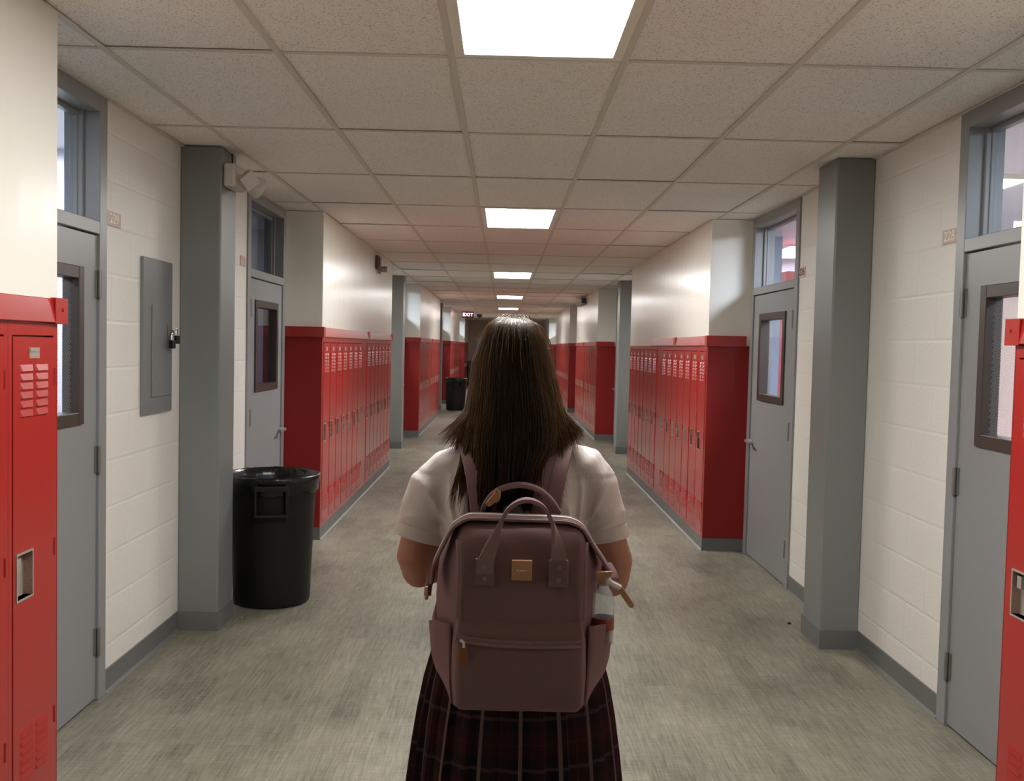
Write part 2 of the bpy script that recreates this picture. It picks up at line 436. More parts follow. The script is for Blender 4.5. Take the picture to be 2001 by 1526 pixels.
# ------------------------------------------------------------------ classrooms behind the doors
def room(side, y0, y1, wallm, lampm, lamps, name, label):
    sg = -1 if side == 'L' else 1
    xi = (WL if side == 'L' else WR)+sg*.14; xo = xi+sg*5.0; zc = 2.62
    b = MB(); x0, x1 = min(xi, xo), max(xi, xo)
    b.box(x0, x1, y0-.1, y0, 0, zc+.1); b.box(x0, x1, y1, y1+.1, 0, zc+.1)
    b.box(*((xo, xo+.1) if sg > 0 else (xo-.1, xo)), y0, y1, 0, zc+.1); b.box(x0, x1, y0, y1, zc, zc+.1)
    struct(b.build(name, wallm))
    for k, (lx, ly) in enumerate(lamps):
        r_ = empty('classroom_light', (sg*lx, ly, zc-.001)); q = MB().box(-.27, .27, -.57, .57, -.022, -.018)
        f_ = MB(); f_.box(-.30, -.27, -.6, .6, -.025, 0); f_.box(.27, .30, -.6, .6, -.025, 0); f_.box(-.27, .27, -.6, -.57, -.025, 0); f_.box(-.27, .27, .57, .6, -.025, 0)
        f_.build('frame', m_frame, r_); q.build('diffuser', lampm, r_)
        tag(r_, '%s, %s' % (label, ORD[k]+' from its near end'), 'ceiling light', 'classroom ceiling lights')
room('L', -.5, 5.6, m_roomwall, m_roomlamp, [(3.2, 1.6), (2.75, 4.7)], 'wall_classroom_near_left', 'light panel in the classroom behind door 229')
room('L', 5.75, 9.4, m_roomwall, m_dimlamp, [(3.4, 8.5)], 'wall_classroom_dim_left', 'dim light panel in the classroom left of the trash can')
room('R', -.5, 11.1, m_roomwall, m_roomlamp, [(3.2, 2.4), (4.7, 4.2), (2.78, 6.25), (4.5, 8.1), (3.05, 10.1)], 'wall_classroom_near_right', 'light panel in the classroom behind door 228')
room('L', 11.2, 17.3, m_roomwall, m_roomlamp, [(3.0, 12.4), (2.55, 15.15)], 'wall_classroom_mid_left', 'light panel in the second left classroom')
room('L', 20.7, 26.4, m_roomwall, m_roomlamp, [(3.0, 21.8), (2.55, 24.55)], 'wall_classroom_third_left', 'light panel in the third left classroom')
room('L', 30.3, 35.6, m_roomwall, m_roomlamp, [(3.0, 31.2), (2.55, 33.75)], 'wall_classroom_fourth_left', 'light panel in the fourth left classroom')
room('R', 11.4, 17.2, m_roomwall, m_dimlamp, [(3.6, 14.0)], 'wall_classroom_mid_right', 'light panel in the second right classroom')
room('R', 20.6, 24.2, m_roomwall, m_dimlamp, [(3.6, 22.3)], 'wall_classroom_third_right', 'light panel in the third right classroom')
room('R', 28.4, 35.0, m_roomwall, m_roomlamp, [(3.2, 30.6), (2.75, 33.05)], 'wall_classroom_fourth_right', 'light panel in the fourth right classroom')
# things seen through the right-hand glass
b = MB().box(2.66, 3.3, 9.2, 9.6, .06, 2.33); b.box(2.68, 3.28, 9.22, 9.58, 0, .06)
cab = b.build('tall_cabinet', m_redfab, bevel=.006); tag(cab, 'tall red cabinet seen through the glass of the right-hand second door', 'cabinet')
for s_, q in ((2.665, 2.975), (2.985, 3.295)):
    d_ = MB().box(s_, q, 9.185, 9.2, .09, 2.3); d_.build('cabinet_door', m_redfab, cab, bevel=.003)
struct(MB().box(2.05, 2.54, 8.95, 9.25, 0, 2.62).build('pillar_classroom', m_blue))
struct(MB().box(2.045, 2.06, 4.15, 6.2, 0, 2.62).build('wall_classroom_lining', m_peach))
struct(MB().box(2.62, 4.2, 5.45, 5.55, 0, 2.2).build('wall_classroom_partition', m_peach))
pl = MB().box(2.60, 2.68, 5.436, 5.45, 1.32, 1.44).build('light_switch', m_white, bevel=.003); MB().box(2.63, 2.65, 5.428, 5.436, 1.36, 1.40).build('switch_toggle', m_white, pl)
tag(pl, 'white switch plate on the peach classroom wall behind door 228', 'light switch')

# ------------------------------------------------------------------ lockers
PW = .305; LH0, LH1 = .10, 1.597
def make_locker():
    root = empty('locker')
    b = MB()
    b.box(-.285, -.028, .002, PW-.002, LH0, LH1-.002)
    b.box(-.028, 0, 0.0005, .023, LH0, LH1); b.box(-.028, 0, PW-.023, PW-.0005, LH0, LH1)
    b.box(-.028, 0, .023, PW-.023, 1.556, LH1); b.box(-.028, 0, .023, PW-.023, LH0, .13)
    b.build('locker_body', m_red, root)
    # door : y .026-.279 , z .134-1.551, with a recess hole
    y0, y1, z0, z1 = .0255, PW-.0255, .1335, 1.5505; x0, x1 = -.022, .002
    hy0, hy1, hz0, hz1 = .048, .138, .772, .905
    d = MB()
    def panel(a, c_, e, f_): d.box(x0, x1, a, c_, e, f_)
    panel(y0, hy0, z0, z1); panel(hy1, y1, z0, z1); panel(hy0, hy1, z0, hz0); panel(hy0, hy1, hz1, z1)
    def louver(yc, zt, wd=.078, up=.005):
        a, c_ = yc-wd/2, yc+wd/2; hgt = .019
        p = [(x1, a, zt), (x1, c_, zt), (x1+up, c_-.008, zt-hgt), (x1+up, a+.008, zt-hgt), (x1, a-.002, zt-hgt), (x1, c_+.002, zt-hgt)]
        d.poly([p[0], p[1], p[2], p[3]]); d.poly([p[0], p[3], p[4]]); d.poly([p[1], p[5], p[2]]); d.poly([p[4], p[3], p[2], p[5]], 1)
    for zt0 in (1.468, .372):
        for r_ in range(6):
            for yc in (.105, .2): louver(yc, zt0-r_*.0268)
    door = d.build('locker_door', [m_red, m_dark], root)
    cup = MB(); xb = -.026
    cup.poly([(xb, hy0, hz0), (xb, hy1, hz0), (xb, hy1, hz1), (xb, hy0, hz1)])
    for a, c_ in (((hy0, hz0), (hy1, hz0)), ((hy1, hz0), (hy1, hz1)), ((hy1, hz1), (hy0, hz1)), ((hy0, hz1), (hy0, hz0))):
        cup.poly([(x1, *a), (x1, *c_), (xb, *c_), (xb, *a)])
    e = .006
    for a, c_, f_, g in ((hy0-e, hy0, hz0-e, hz1+e), (hy1, hy1+e, hz0-e, hz1+e), (hy0, hy1, hz0-e, hz0), (hy0, hy1, hz1, hz1+e)):
        cup.box(x1, x1+.0025, a, c_, f_, g)
    cup.box(xb, -.004, hy0+.012, hy0+.036, hz1-.05, hz1-.012)
    cup.build('handle_recess', m_metal, door)
    pl = MB().box(x1, x1+.002, .118, .182, 1.487, 1.519); pl.box(x1+.002, x1+.004, .122, .178, 1.507, 1.516); pl.box(x1+.002, x1+.003, .126, .174, 1.491, 1.504)
    pl.build('number_plate', m_metal, door)
    for z in (.32, .86, 1.40):
        MB().tube([(.001, y1+.004, z), (.001, y1+.004, z+.055)], .0045, 6).build('hinge', m_redside, door)
    return root
LPROTO = make_locker(); USED = [False]
FAR = MB()  # simplified copy for the far banks
def far_locker():
    root = empty('locker'); b = MB().box(-.285, -.006, .001, PW-.001, LH0, LH1); b.build('locker_body', m_red, root)
    d = MB().box(-.006, .002, .02, PW-.02, .133, 1.551)
    for zt0 in (1.468, .372):
        for r_ in range(6):
            for yc in (.105, .2): d.box(.002, .006, yc-.036, yc+.036, zt0-r_*.0268-.014, zt0-r_*.0268)
    dd = d.build('locker_door', m_red, root)
    MB().box(.002, .004, .048, .138, .772, .905).build('handle_recess', m_metal, dd)
    return root
FPROTO = far_locker(); FUSED = [False]
def place_locker(side, y, far, label, group):
    P, U = (FPROTO, FUSED) if far else (LPROTO, USED)
    o = P if not U[0] else clone(P); U[0] = True
    if side == 'L': o.location = (XL, y, 0); o.rotation_euler = (0, 0, 0)
    else: o.location = (XR, y+PW, 0); o.rotation_euler = (0, 0, pi)
    for ch in o.children:
        if ch.name.startswith('locker_door'): ch.rotation_euler = (0, 0, random.uniform(-.006, .003))
    tag(o, label, 'locker', group)
TN = [0]
def cap_run(side, y0, y1, seams, near_end, far_end):
    TN[0] += 1; b = MB(); X, Wx, sg = (XL, WL, 1) if side == 'L' else (XR, WR, -1)
    def bx(p0, p1, a, c_, z0, z1): b.box(min(X+sg*p0, X+sg*p1), max(X+sg*p0, X+sg*p1), a, c_, z0, z1)
    b.prism([(X-sg*.29, CAPZ0), (X+sg*.017, CAPZ0), (X+sg*.007, CAPZ1), (X-sg*.29, CAPZ1)], 'y', y0, y1)
    for s_ in seams: bx(.0, .018, s_-.045, s_+.045, CAPZ0-.002, CAPZ1+.003)
    if near_end: bx(-.29, .018, y0-.03, y0+.05, CAPZ0-.004, CAPZ1+.003)
    if far_end:
        bx(-.29, .018, y1-.05, y1+.035, CAPZ0-.004, CAPZ1+.003)
        xs = X+sg*.018; b.tube([(xs, y1+.0, 1.638), (xs+sg*.004, y1+.0, 1.638)], .006, 10)
    struct(b.build('trim_%d' % TN[0], m_red, bevel=.002))
def plinth(side, y0, y1):
    TN[0] += 1; X, Wx, sg = (XL, WL, 1) if side == 'L' else (XR, WR, -1)
    a, c_ = sorted((Wx, X-sg*.004)); b = MB().box(a, c_, y0, y1, 0, .098)
    b.prism([(X-sg*.004, 0), (X+sg*.012, 0), (X+sg*.001, .010), (X+sg*.001, .099), (X-sg*.004, .1)], 'y', y0-.001, y1+.001)
    struct(b.build('trim_%d' % TN[0], m_base))
BN = {('L', 0): 'near left edge bank', ('R', 0): 'near right edge bank', ('L', 1): 'left bank behind the trash can', ('R', 1): 'right bank beyond door 226',
      ('L', 2): 'second left bank', ('R', 2): 'second right bank', ('L', 3): 'third left bank', ('R', 3): 'third right bank', ('L', 4): 'short last bank on the left', ('R', 4): 'last bank on the right'}
def bank(side, idx, y0, y1, far):
    nm = BN[(side, idx)]
    n = int((y1-y0-.012)/PW); full = n >= 12
    off = (y1-y0-n*PW)/2
    ys = [y0+off+i*PW for i in range(n)]
    if idx == 0: n = 3; ys = [y1-.004-PW*(3-i) for i in range(3)]; y0 = y1-.93
    gap = 7 if full else None; k = 0
    for i, y in enumerate(ys):
        if i == gap:
            b = MB(); X, sg = (XL, 1) if side == 'L' else (XR, -1)
            b.box(min(X-sg*.02, X-sg*.002), max(X-sg*.02, X-sg*.002), y+.001, y+PW-.001, LH0, LH1)
            o = b.build('filler_panel', m_red); tag(o, 'blank red filler panel in the middle of the %s' % nm, 'panel', 'filler panels between lockers'); continue
        if idx == 0: lab = ['red locker third from the end of the %s' % nm, 'red locker second from the end of the %s' % nm, 'red locker at the end of the %s, beside the grey door' % nm][i]
        else: lab = 'red locker, %s from the near end of the %s' % (ORD[k], nm)
        place_locker(side, y, far, lab, 'lockers of the '+nm); k += 1
    X, Wx, sg = (XL, WL, 1) if side == 'L' else (XR, WR, -1)
    if idx > 0:
        x0, x1 = sorted((Wx, X))
        e = MB().box(x0, x1, y0-.004, y0+off-.001, .10, CAPZ0+.004)
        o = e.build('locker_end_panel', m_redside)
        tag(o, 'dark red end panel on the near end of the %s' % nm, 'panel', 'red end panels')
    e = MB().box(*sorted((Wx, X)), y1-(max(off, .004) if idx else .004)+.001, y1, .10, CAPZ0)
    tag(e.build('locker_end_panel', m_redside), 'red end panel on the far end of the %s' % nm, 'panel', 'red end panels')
    if side == 'R' and idx == 1: cap_run(side, y0, 10.35, [8.9], True, False)
    else: cap_run(side, y0, y1, [y0+.55*(y1-y0)] if idx else [], idx > 0, True)
    plinth(side, y0, y1)
for i, (a, b_) in enumerate(BANK_L): bank('L', i, a, b_, i >= 2)
for i, (a, b_) in enumerate(BANK_R): bank('R', i, a, b_, i >= 2)

# ------------------------------------------------------------------ room signs
def sign(side, y, z, num, hw, hh, pm, dm, label):
    Wx, sg = (WL, 1) if side == 'L' else (WR, -1)
    root = MB().box(*sorted((Wx, Wx+sg*.005)), y-hw, y+hw, z-hh, z+hh).build('room_sign', pm, bevel=.0015)
    if num:
        rot = Matrix(((0, 0, 1), (1, 0, 0), (0, 1, 0))).to_4x4() if side == 'L' else Matrix(((0, 0, -1), (-1, 0, 0), (0, 1, 0))).to_4x4()
        M4 = Matrix.Translation((Wx+sg*.0055, y, z)) @ rot
        text_mesh(num, hh*1.95, .0012, dm, 'sign_digits', root, M4)
    tag(root, label, 'sign')
sign('L', 4.275, 2.068, '229', .075, .031, m_plate, m_digit, 'room sign 229 with pale digits beside the left near door')
sign('R', 4.163, 2.068, '228', .068, .031, m_plate, m_digit, 'room sign 228 with pale digits beside the right near door')
sign('R', 6.222, 2.072, '226', .062, .033, m_plate2, m_digit2, 'room sign with brown digits beside the right second door')
sign('L', 6.37, 2.072, None, .06, .032, m_plate, m_digit, 'blank pinkish room sign behind the left pillar')

# ------------------------------------------------------------------ electrical panel and padlocks
ep = empty('electrical_panel', (WL, 4.795, 1.565))
MB().box(0, .016, -.20, .20, -.375, .375).build('panel_cover', m_grey, ep, bevel=.003)
dd = MB().box(.016, .021, -.095, .152, -.295, .152); dd = dd.build('panel_door', m_grey, ep, bevel=.002)
hs = MB().box(.021, .045, .118, .146, .005, .035); hs.box(.021, .03, .11, .155, -.02, .06); hs.build('hasp', m_steel, dd, bevel=.002)
for q in (-.2,):
    for z in (-.33, .33): pass
tag(ep, 'grey electrical panel with padlocked door on the left block wall', 'electrical panel')
def padlock(x, y, z, s, label):
    r_ = empty('padlock', (x, y, z))
    MB().box(-.011*s, .011*s, -.021*s, .021*s, -.042*s, 0).build('lock_body', m_black, r_, bevel=.004)
    MB().tube([(0, -.014*s, -.004), (0, -.014*s, .022*s), (0, -.008*s, .034*s), (0, .008*s, .034*s), (0, .014*s, .022*s), (0, .014*s, -.004)], .0035*s, 8).build('shackle', m_chrome, r_, smooth=True)
    tag(r_, label, 'padlock', 'padlocks on the electrical panel')
padlock(WL+.048, 4.902, 1.548, 1.0, 'black padlock nearer the camera on the electrical panel')
padlock(WL+.052, 4.955, 1.572, 1.0, 'black padlock farther from the camera on the electrical panel')

# ------------------------------------------------------------------ emergency light on the left pillar
el = empty('emergency_light', (-1.50, 5.275, 2.425)); el.scale = (1.25, 1.25, 1.25)
b = MB().box(0, .055, -.085, .085, -.05, .05); b.build('housing', m_white, el, bevel=.012)
for (yy, zz, dx, dy) in ((-.045, -.012, .6, -.8), (.075, -.02, .75, .55)):
    hd = MB(); d_ = Vector((dx, dy, -.35)).normalized(); c0 = Vector((.06, yy, zz)); 
    hd.tube([Vector((.04, yy, zz+.01)), c0+Vector((.02, 0, 0))], .016, 10)
    c1 = c0+Vector((.035, 0, 0)); hd.tube([c1-d_*.035, c1-d_*.015, c1+d_*.02, c1+d_*.03], [.022, .038, .047, .045], 4 if yy < 0 else 16)
    hd.build('lamp_head', m_white, el, smooth=yy > 0)
tag(el, 'white emergency light with two heads high on the left pillar', 'emergency light')
cb_ = MB().tube([(-1.496, 5.33, 2.464), (-1.494, 5.33, 2.52), (-1.496, 5.33, CEIL)], .004, 6).build('cable', m_dark); tag(cb_, 'thin dark cable from ceiling to emergency light', 'cable')

# horn strobe on the left upper wall, emergency unit on the right, detectors
hsb = empty('fire_alarm', (XL, 10.75, 2.445))
MB().box(0, .035, -.13, .09, -.075, .07).build('alarm_box', mat('alarm_brown', rgb(88, 62, 58), .5), hsb, bevel=.006)
MB().box(.035, .045, -.09, .05, -.05, .05).build('alarm_grille', mat('alarm_grille', rgb(70, 46, 44), .5), hsb)
k = MB().tube([(.03, .16, -.06), (.10, .16, -.06)], .035, 14); k.box(0, .03, .09, .2, -.11, -.02); k.build('strobe_lens', m_metal, hsb, smooth=True)
tag(hsb, 'dark brown fire alarm horn with strobe high on the left wall', 'fire alarm')
o = empty('emergency_light', (XR, 19.6, 2.47)); MB().box(-.09, 0, -.75, .5, -.06, .03).build('housing', mat('tan_box', rgb(120, 104, 92), .5), o, bevel=.008)
MB().box(-.11, -.02, -.95, -.75, -.05, .05).build('lamp_head', m_brown, o, bevel=.01)
tag(o, 'brown box fixture high on the wall of the second right-hand bank', 'emergency light')
o = empty('smoke_detector', (-.80, 31.0, CEIL)); MB().lathe([(.09, 0), (.09, -.05), (.06, -.1), (.02, -.12)], n=16).build('detector_body', m_brown, o, smooth=True)
tag(o, 'small dark detector on the far ceiling right of the exit sign', 'smoke detector')
# exit sign
ex = empty('exit_sign', (-1.06, 28.2, 2.45))
MB().box(-.17, .17, -.03, .03, -.085, .085).build('sign_box', mat('exit_box', rgb(60, 36, 44), .5), ex, bevel=.006)
MB().tube([(0, 0, .085), (0, 0, CEIL-2.45)], .012, 8).build('mount', m_steel, ex)
text_mesh('EXIT', .135, .002, emit('exit_glow', (1, .36, .52, 1), 9), 'sign_letters', ex, Matrix.Translation((0, -.032, 0)) @ Matrix(((1, 0, 0), (0, 0, -1), (0, 1, 0))).to_4x4())
tag(ex, 'glowing pink-red exit sign hanging from the far ceiling', 'sign')
# end wall furniture
b = MB().box(-1.38, -.55, 38.1, 38.56, 0.05, .92); b.box(-1.395, -.53, 38.08, 38.58, .92, .96); b.box(-1.36, -.57, 38.14, 38.56, 0, .05)
cq = b.build('low_cabinet', mat('dark_cabinet', rgb(52, 36, 36), .5), bevel=.004); tag(cq, 'dark low cabinet against the far end wall', 'cabinet')
for y_ in (-1.375, -.965): MB().box(y_+.005, y_+.405, 38.085, 38.1, .08, .9).build('cabinet_door', m_brown, cq)

# ------------------------------------------------------------------ trash cans
def make_can():
    root = empty('trash_can'); b = MB()
    H = .762
    prof = [(.200, .0), (.218, .006), (.226, .03), (.230, .2), (.238, .48), (.247, .60), (.249, .62), (.258, .70), (.262, .735), (.272, .737), (.275, .752), (.272, H), (.262, H), (.258, .74), (.250, .66), (.225, .05), (.0, .045)]
    b.lathe(prof, n=56, caps=True); b.build('can_body', m_black, root, smooth=True)
    def fn(r, z, a):
        n_ = noise.noise((cos(a)*3, sin(a)*3, z*9)); n2 = noise.noise((cos(a)*11, sin(a)*11, z*25+3))
        return r+.004*n2+.003*n_, z+((.030*n_+.010*n2)*(.765-z)/.09 if z < .765 and r > .262 else .004*n2)
    lin_ = MB().lathe([(.20, .35), (.235, .62), (.252, .72), (.262, .768), (.272, .772), (.279, .762), (.278, .740), (.272, .715), (.268, .690), (.266, .672)], n=96, caps=False, fn=fn)
    lin_.build('bin_liner', m_bag, root, smooth=True, angle=180)
    for a in (-pi/2+.20, pi/2+.20):
        h = MB(); ca, sa = cos(a), sin(a)
        def P(r, t_, z): return (r*ca-t_*sa, r*sa+t_*ca, z)
        def bxx(r0, r1, t0, t1, z0, z1):
            h.loft([[P(r0, t0, z0), P(r1, t0, z0), P(r1, t1, z0), P(r0, t1, z0)], [P(r0, t0, z1), P(r1, t0, z1), P(r1, t1, z1), P(r0, t1, z1)]])
        bxx(.238, .300, -.094, -.080, .560, .715); bxx(.238, .300, .080, .094, .560, .715); bxx(.238, .300, -.094, .094, .548, .563); bxx(.290, .302, -.094, .094, .700, .728)
        h.build('handle', m_black, root, bevel=.003)
    return root
can = make_can(); can.location = (-1.362, 5.79, 0)
tag(can, 'black trash can with shiny liner beside the left grey pillar', 'trash can', 'black trash cans')
c2 = clone(can); c2.location = (-1.135, 23.4, 0); tag(c2, 'black trash can far down the left side of the corridor', 'trash can', 'black trash cans')

# scraps on the floor
def scrap(x, y, s, m_, label):
    b = MB(); pts = [(s*cos(a)*random.uniform(.6, 1), s*sin(a)*random.uniform(.6, 1)) for a in [i*pi/3 for i in range(6)]]
    b.loft([[(x+u, y+v, 0.0) for u, v in pts], [(x+u*.7, y+v*.7, s*.5) for u, v in pts]])
    tag(b.build('paper_scrap' if m_ is m_white else 'rubber_scrap', m_), label, 'scrap')
scrap(-.4315, 4.70, .007, m_white, 'tiny white scrap on the floor left of the skirt')
scrap(-1.437, 5.40, .006, m_white, 'tiny white scrap on the floor by the trash can')
scrap(1.675, 5.50, .016, m_black, 'small black scrap at the foot of the right pillar')

# ------------------------------------------------------------------ person
m_skin = mat('skin', rgb(176, 122, 100), .48, vary=.06, vscale=20)
m_skin.node_tree.nodes['Principled BSDF'].inputs['Subsurface Weight'].default_value = .08
m_skin.node_tree.nodes['Principled BSDF'].inputs['Subsurface Radius'].default_value = (.01, .004, .002)
m_shirt = mat('white_cotton', rgb(220, 210, 207), .75, spec=.25)
t = NT(m_shirt); hh = t.math('ADD', t.math('MULTIPLY', t.noise(t.coord((1, 1, .55)), 16, 3, .5), 1.0), t.math('MULTIPLY', t.noise(t.coord(), 420, 2), .05)); t.bump(hh, .5, .016)
m_lip = mat('lip', rgb(160, 90, 84), .45); m_eyew = mat('eye_white', rgb(235, 232, 226), .2); m_iris = mat('iris', rgb(60, 38, 24), .2)
m_sock = mat('white_sock', rgb(220, 216, 208), .8); m_shoe = mat('black_shoe', rgb(26, 24, 24), .35)
person = empty('person', (.03, 2.06, 0))
PO = Vector((-.03, -2.06, 0))
def rel(mb): mb.v = [(x+PO.x, y+PO.y, z+PO.z) for x, y, z in mb.v]; return mb
def ell(cx, cy, z, hx, hy, n=24, pw=2.0, tx=0):
    r = []
    for j in range(n):
        a = 2*pi*j/n; ca, sa = cos(a), sin(a); e = 2/pw
        r.append((cx+hx*math.copysign(abs(ca)**e, ca), cy+hy*math.copysign(abs(sa)**e, sa), z+tx*ca))
    return r
CX, CY = .03, 2.06
body = MB()
body.loft([ell(CX, CY, z, a, b, 20, 2.2) for z, a, b in ((.74, .13, .10), (.82, .155, .115), (.90, .152, .112), (1.0, .125, .092), (1.10, .132, .095), (1.20, .140, .098), (1.27, .14, .082), (1.31, .10, .06), (1.35, .055, .05))])
body.tube([(CX, CY, 1.30), (CX, CY+.008, 1.38), (CX, CY+.018, 1.43)], [.06, .05, .052], 14)
# head: skull, jaw, brow, nose, lips, ears
hz = 1.505; hc = CY+.03; hx = .02
body.loft([ell(hx, hc+dy, z, a, b, 20) for z, a, b, dy in ((1.392, .022, .03, .055), (1.405, .045, .055, .035), (1.43, .058, .075, .015), (1.47, .068, .088, .002), (1.51, .072, .095, -.002), (1.545, .071, .093, -.004), (1.575, .060, .078, -.006), (1.592, .038, .05, -.008), (1.597, .012, .018, -.008))])
body.tube([(hx, hc+.085, 1.515), (hx, hc+.103, 1.485), (hx, hc+.105, 1.478)], [.009, .014, .011], 8)
body.tube([(hx-.045, hc+.078, 1.532), (hx, hc+.089, 1.53), (hx+.045, hc+.078, 1.532)], [.008, .01, .008], 8)
for s_ in (-1, 1):
    body.tube([(hx+s_*.07, hc-.005, 1.522), (hx+s_*.078, hc-.012, 1.505), (hx+s_*.07, hc-.004, 1.472)], [.012, .016, .008], 8)
# arms, hands on the straps
ARM = {-1: [(-.090, 2.06, 1.280, .044), (-.133, 2.057, 1.230, .044), (-.162, 2.052, 1.16, .044), (-.176, 2.045, 1.10, .044), (-.170, 2.055, 1.075, .041), (-.150, 2.11, 1.072, .042), (-.118, 2.20, 1.105, .034), (-.095, 2.255, 1.14, .025)],
       1: [(.150, 2.06, 1.288, .046), (.190, 2.057, 1.24, .046), (.218, 2.052, 1.17, .045), (.240, 2.045, 1.10, .046), (.238, 2.055, 1.065, .043), (.222, 2.11, 1.058, .043), (.180, 2.20, 1.10, .034), (.155, 2.255, 1.14, .025)]}
for s_, ch in ARM.items():
    body.tube([p[:3] for p in ch], [p[3] for p in ch], 14)
    wx, wy, wz = ch[-1][:3]
    palm = Vector((wx-s_*.012, wy+.005, wz+.045))
    body.tube([(wx, wy, wz), palm-Vector((0, 0, .012)), palm+Vector((0, 0, .022))], [.024, .031, .028], 10)
    for k in range(4):      # fingers curl inwards round the strap
        o_ = palm+Vector((s_*(-.004), .012, .03-.02*k+.012)); L_ = (.9, 1, .95, .75)[k]
        body.tube([o_, o_+Vector((-s_*.022*L_, .022, 0)), o_+Vector((-s_*.046*L_, .010, -.002)), o_+Vector((-s_*.044*L_, -.014, -.004))], [.0095, .0088, .0082, .0075], 8)
    th = palm+Vector((s_*.004, -.008, .012)); body.tube([th, th+Vector((-s_*.02, -.018, .018)), th+Vector((-s_*.042, -.014, .03))], [.012, .0105, .0085], 8)
# legs
for s_ in (-1, 1):
    lx = CX+s_*.085
    body.tube([(lx, CY, .84), (lx, CY+.005, .70), (lx, CY+.012, .52), (lx, CY+.01, .44), (lx, CY-.012, .33), (lx, CY-.005, .2), (lx, CY, .09), (lx, CY+.0, .05)], [.092, .086, .066, .058, .057, .046, .036, .036], 14)
    body.tube([(lx, CY-.03, .05), (lx+s_*.005, CY+.05, .045), (lx+s_*.012, CY+.13, .035)], [.034, .038, .03], 12)
bo = remesh(rel(body).build('body', m_skin, person), .0052, 8, .5)
for s_ in (-1, 1):
    e_ = MB(); c_ = Vector((hx+s_*.03, hc+.078, 1.512))
    e_.lathe([(.0, -.011), (.007, -.008), (.011, 0), (.007, .008), (0, .011)], n=12); e_.v = [(c_.x+x, c_.y+z*.9, c_.z+y) for x, y, z in e_.v]
    eo = rel(e_).build('eye', m_eyew, bo, smooth=True)
    i_ = MB().tube([(c_.x, c_.y+.0085, c_.z), (c_.x, c_.y+.0105, c_.z)], .0052, 12); rel(i_).build('iris', m_iris, eo)
mo = MB().tube([(hx-.022, hc+.087, 1.442), (hx-.008, hc+.096, 1.4445), (hx, hc+.097, 1.443), (hx+.008, hc+.096, 1.4445), (hx+.022, hc+.087, 1.442)], [.003, .006, .0065, .006, .003], 8); rel(mo).build('lips', m_lip, bo, smooth=True)
# shirt
sh = MB()
sh.loft([ell(CX, CY, z, a, b, 28, 2.2) for z, a, b in ((.93, .150, .112), (1.0, .150, .112), (1.08, .152, .112), (1.16, .162, .116), (1.22, .172, .116), (1.27, .172, .108), (1.305, .150, .092), (1.335, .118, .078), (1.352, .085, .068), (1.372, .064, .062))])
SL = {-1: [(-.070, 2.06, 1.298, .050), (-.104, 2.06, 1.280, .060), (-.134, 2.058, 1.243, .0625), (-.152, 2.055, 1.198, .060), (-.164, 2.053, 1.158, .056), (-.167, 2.052, 1.146, .0565)],
      1: [(.130, 2.06, 1.306, .052), (.162, 2.06, 1.290, .063), (.190, 2.058, 1.252, .064), (.206, 2.055, 1.205, .060), (.2165, 2.053, 1.165, .055), (.2185, 2.052, 1.152, .0555)]}
for s_, ch in SL.items(): sh.tube([p[:3] for p in ch], [p[3] for p in ch], 20)
so = rel(sh).build('shirt', m_shirt, person)
so.modifiers.new('r', 'REMESH').mode = 'VOXEL'; so.modifiers['r'].voxel_size = .006
q_ = so.modifiers.new('s', 'SMOOTH'); q_.iterations = 7; bake(so)
# soft folds pressed into the cloth
for v_ in so.data.vertices:
    p = v_.co; x, y, z = p.x, p.y, p.z
    sd = 1 if x > 0 else -1
    k = max(0, min(1, (abs(x)-.07)/.06))
    ax_, az_ = .118+(.01 if sd > 0 else 0), 1.17          # folds fan out from the armpit
    an = math.atan2(z-az_, abs(x)-ax_); dd_ = sqrt((z-az_)**2+(abs(x)-ax_)**2)
    fan = ((1-abs(sin(an*5.5+2.2*noise.noise(p*8)+sd)))**2-.3)*.0135*k*min(1, dd_/.05)*max(.15, 1-dd_/.17)
    sag = ((1-abs(sin(34*(z-.5*abs(x))+3*noise.noise(Vector((x*9, 0, z*6))))))**2-.3)*.006*(1-k)
    f_ = fan+sag+noise.noise(Vector((x*20, y*20, z*11)))*.0055+(.0018 if z > 1.288 and y < 0 else 0)
    v_.co = p+v_.normal*f_
for s_, ch in SL.items():
    a = Vector(ch[-2][:3]); b_ = Vector(ch[-1][:3]); d_ = (b_-a).normalized(); r_ = ch[-1][3]
    c1 = a-d_*.012
    mbf = MB().tube([c1, c1+d_*.002, c1+d_*.026, c1+d_*.028, b_+d_*.006, b_-d_*.01], [r_-.002, r_+.0015, r_+.003, r_+.002, r_-.004, r_-.008], 28, caps=False)
    rel(mbf).build('sleeve_cuff', m_shirt, so, smooth=True)
# collar and yoke seam
cl = MB().loft([ell(CX, CY-.002, z, a, b, 28) for z, a, b in ((1.352, .074, .068), (1.378, .066, .064), (1.382, .064, .062), (1.350, .086, .078), (1.345, .088, .080))], cap0=False, cap1=False)
rel(cl).build('collar', m_shirt, so, smooth=True)
